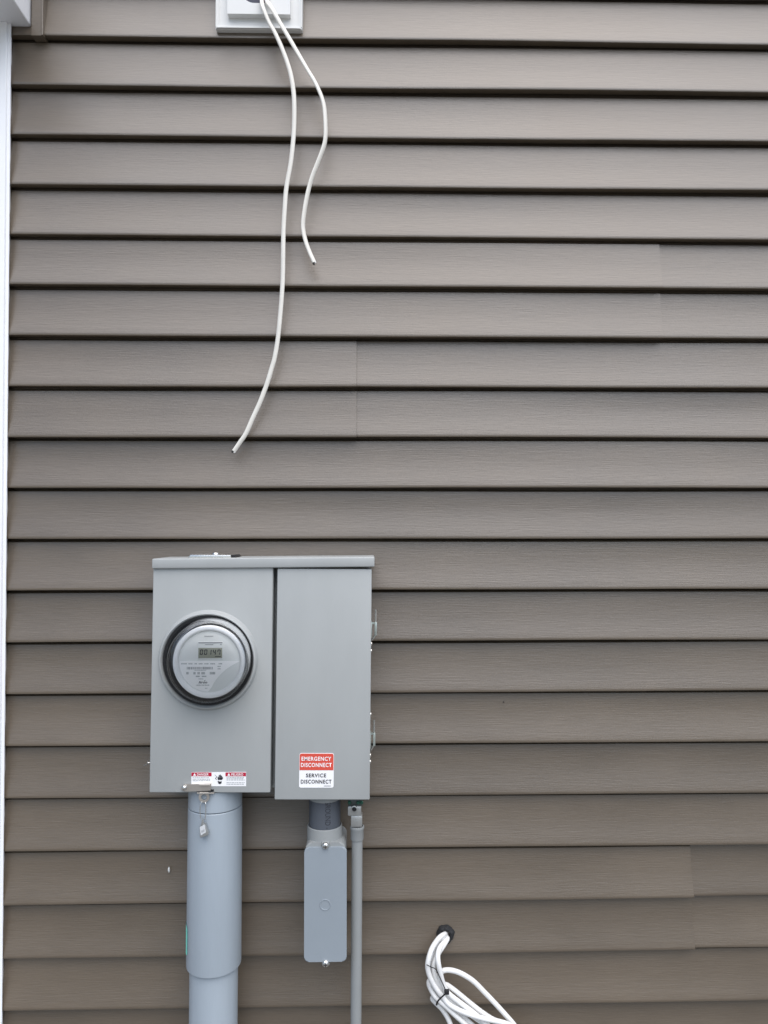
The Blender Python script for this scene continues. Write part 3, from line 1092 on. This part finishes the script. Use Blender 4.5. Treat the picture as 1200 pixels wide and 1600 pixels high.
# stepped moulding: outer flange, bead and flat field, with the opening through
holed(bm, rrect(X0, X1, ZB, ZT, 0.003, 3), [(x, z) for x, z in rrect(hxa - .002, hxb + .002, hza - .002, hzb + .002, 0.026, 10)], YA, 0.018)
build('flange', bm, BLOCKW, blk)
bm = NB()
e = 0.0035
outer = rrect(X0 + 0.001, X1 - 0.001, ZB + 0.001, ZT - 0.001, 0.003, 3)
inner = rrect(X0 + 0.008, X1 - 0.008, ZB + 0.008, ZT - 0.008, 0.002, 3)
holed(bm, outer, inner, YB, YA + 0.0005)
bmesh.ops.bevel(bm, geom=[ed for ed in bm.edges if all(abs(v.co.y - YB) < 1e-5 for v in ed.verts) and len(ed.link_faces) == 2 and ed.calc_face_angle(0) > 1], offset=0.0018, segments=2, affect='EDGES')
build('rim_bead', bm, BLOCKW, blk)
bm = NB()
holed(bm, rrect(xa, xb, za, zt, 0.001, 2), hole, YC, YA + 0.0005)
build('raised_plate', bm, BLOCKW, blk)
bm = NB(); box(bm, hxa - 0.004, hxb + 0.004, -0.003, 0.012, hza - 0.004, hzb + 0.004)
build('opening_back', bm, DARKBLUE, blk, smooth=0)


def flat_cable(name, label, pix, y0, y1, half_w, half_t, tw0, tw1, twmid):
    n = len(pix)
    P3 = []
    for i, (a, b_) in enumerate(pix):
        t = i / (n - 1)
        y = -0.026 if i == 0 else (y0 + (y1 - y0) * t)
        P3.append(tuple(at(a, b_, y)))
    first = P3[0]
    P3 = [(first[0] - 0.002, -0.004, first[2] + 0.05), (first[0] - 0.001, -0.022, first[2] + 0.03)] + P3
    sp = spline(P3, 7)
    m_ = len(sp)
    tw = []
    for i in range(m_):
        t = i / (m_ - 1)
        tw.append(tw0 * (1 - t) + tw1 * t + twmid * math.sin(PI * t))
    root = thing(name, label, 'cable', sp[0], group='loose cables hanging from the white block')
    b = NB()
    tube(b, sp, half_w, half_t, 14, tw)
    build('jacket', b, CABLE, root, smooth=1.2)
    d = (Vector(sp[-1]) - Vector(sp[-3])).normalized()
    e_ = Vector(sp[-1])
    for o in (-1, 1):
        b = NB()
        s_ = d.cross(Vector((0, -1, 0))).normalized() * (half_w * 0.4 * o)
        tube(b, [e_ + s_ - d * 0.003, e_ + s_ + d * (0.0045 if o > 0 else 0.0022)], 0.0019, 0.0019, 8)
        build('conductor', b, COPPER if o > 0 else BLOCKW, root)
    return root


flat_cable('hanging_cable', 'longer white flat cable hanging from the block in a wide curve, ending above the cabinet',
           [(409, 0), (411, 12), (420, 34), (430, 52), (440, 74), (449, 98), (455, 120), (459, 148), (459.8, 180), (458.4, 215), (454.4, 253), (447.6, 292), (444.7, 327), (442.8, 363),
            (441.9, 430), (440, 465), (437.5, 495), (434, 530), (428.8, 560), (424.5, 575), (418, 597), (412.6, 612), (405, 631.5), (395, 653), (384.4, 677), (375.7, 690), (365.5, 705)],
           -0.036, -0.018, S(3.6, -.04), S(2.3, -.04), 0.9, 0.5, -0.9)
flat_cable('hanging_cable', 'shorter white flat cable hanging from the block with an S bend and cut end',
           [(417, 0), (425, 14), (440, 40), (452, 60), (466, 84), (480, 108), (492, 128), (502, 150), (507, 170), (508.8, 200), (508.2, 217), (505.5, 230), (497, 253), (488.3, 275),
            (482, 297), (477, 321), (473.8, 345), (474, 360), (478, 378), (484, 394.5), (491, 410)],
           -0.036, -0.024, S(3.9, -.04), S(2.3, -.04), 0.1, 0.5, 0.35)

# ------------------------------------------------------------------ coax bundle out of the wall
hc = at(696, 1460, 0.0)
gro = thing('wall_grommet', 'lumpy black sealant round the hole where white cables leave the siding', 'grommet', (hc.x, 0, hc.z))
bm = NB()
rg = S(12.6, 0)
prev = None
for r, t in ((1.05, 0.012), (1.08, 0.001), (1.0, -0.004), (0.8, -0.007), (0.62, -0.006), (0.5, 0.0), (0.45, 0.012), (0.02, 0.013)):
    ring = []
    for k in range(32):
        a = 2 * PI * k / 32
        wob = 1 + 0.16 * noise.noise((math.cos(a) * 2, math.sin(a) * 2, r * 2)) + 0.10 * noise.noise((math.cos(a) * 5, math.sin(a) * 5, r))
        ring.append(bm.verts.new((hc.x + rg * r * wob * math.cos(a), t - 0.003 * noise.noise((a * 3, r * 5, 1)), hc.z + rg * r * wob * math.sin(a) * 0.98)))
    if prev:
        for k in range(32):
            bm.faces.new((prev[k], prev[(k + 1) % 32], ring[(k + 1) % 32], ring[k]))
    prev = ring
build('seal', bm, FOAM, gro, smooth=0.8)

bun = thing('cable_bundle', 'bundle of white round cables tied with black zip ties coming out of the siding', 'cable bundle', (hc.x, 0, at(720, 1600, 0).z))
Q = lambda zx, zy, y: tuple(at(640 + zx / 6, 1420 + zy / 6, y))
cables = [
    [(345, 238, .012), (325, 240, -.012), (275, 275, -.026), (215, 360, -.036), (182, 450, -.044), (168, 540, -.046), (188, 630, -.046), (235, 725, -.046), (300, 815, -.048), (380, 905, -.052), (520, 975, -.056), (700, 1030, -.060), (900, 1075, -.062), (1150, 1180, -.064)],
    [(352, 262, .012), (352, 285, -.012), (320, 340, -.022), (275, 410, -.030), (240, 480, -.036), (222, 540, -.036), (238, 640, -.036), (290, 745, -.036), (360, 835, -.038), (470, 920, -.040), (600, 1010, -.044), (760, 1120, -.046)],
    [(345, 270, .012), (330, 300, -.014), (285, 360, -.030), (265, 430, -.040), (270, 510, -.046), (290, 610, -.046), (318, 710, -.044), (362, 790, -.044), (460, 870, -.046), (580, 960, -.050), (700, 1060, -.054), (820, 1180, -.056)],
    [(335, 250, .012), (318, 262, -.010), (262, 335, -.016), (225, 420, -.022), (205, 520, -.026), (215, 620, -.028), (268, 740, -.032), (325, 830, -.034), (400, 920, -.036), (500, 1010, -.04), (620, 1120, -.042)],
    [(290, 620, -.024), (220, 650, -.022), (180, 690, -.026), (200, 755, -.036), (250, 835, -.044), (330, 905, -.048), (420, 990, -.050), (520, 1080, -.052), (640, 1200, -.054)],
    [(330, 790, -.020), (260, 810, -.020), (213, 838, -.026), (245, 880, -.034), (300, 935, -.038), (350, 1010, -.040), (385, 1090, -.042), (420, 1200, -.044)],
    [(285, 700, -.030), (282, 640, -.032), (305, 588, -.032), (350, 574, -.032), (420, 583, -.033), (500, 615, -.034), (600, 680, -.035), (700, 780, -.037), (800, 885, -.040), (900, 995, -.042), (985, 1095, -.044), (1080, 1240, -.046)],
    [(300, 760, -.028), (315, 715, -.030), (345, 712, -.031), (410, 755, -.032), (500, 828, -.033), (600, 910, -.035), (690, 978, -.038), (790, 1040, -.040), (960, 1110, -.042), (1100, 1200, -.044)],
    [(310, 760, -.026), (350, 830, -.028), (410, 930, -.030), (470, 1010, -.032), (540, 1090, -.036), (640, 1210, -.04)],
]
for c_ in cables:
    b = NB()
    pts = spline([Q(*p) for p in c_], 8)
    ex, ez = pts[-1][0], pts[-1][2]
    dx = ex - pts[-6][0]
    pts = pts + [(ex + dx * 0.9, pts[-1][1], ez - 0.05), (ex + dx * 1.1, pts[-1][1] + 0.005, ez - 0.12)]
    tube(b, pts, 0.0048, 0.0048, 12)
    build('cable', b, COAX, bun, smooth=1.2)
b = NB()
pts = [Q(158, 524, -.054), Q(200, 545, -.056), Q(246, 568, -.056), Q(278, 632, -.056), Q(312, 705, -.055), Q(342, 772, -.055)]
tube(b, spline(pts, 5), 0.0009, 0.0009, 8)
build('cable_tie', b, BLACK, bun)
b = NB()
pts = [Q(252, 902, -.046), Q(262, 872, -.056), Q(285, 842, -.059), Q(318, 812, -.060), Q(346, 785, -.059), Q(366, 776, -.05)]
tube(b, spline(pts, 5), 0.0019, 0.0008, 8)
tie = build('cable_tie', b, BLACK, bun)
b = NB()
q = Q(348, 780, -.0605)
box(b, q[0] - 0.0045, q[0] + 0.0045, q[1] - 0.003, q[1] + 0.004, q[2] - 0.004, q[2] + 0.004, 0.0012)
build('tie_head', b, BLACK, tie)
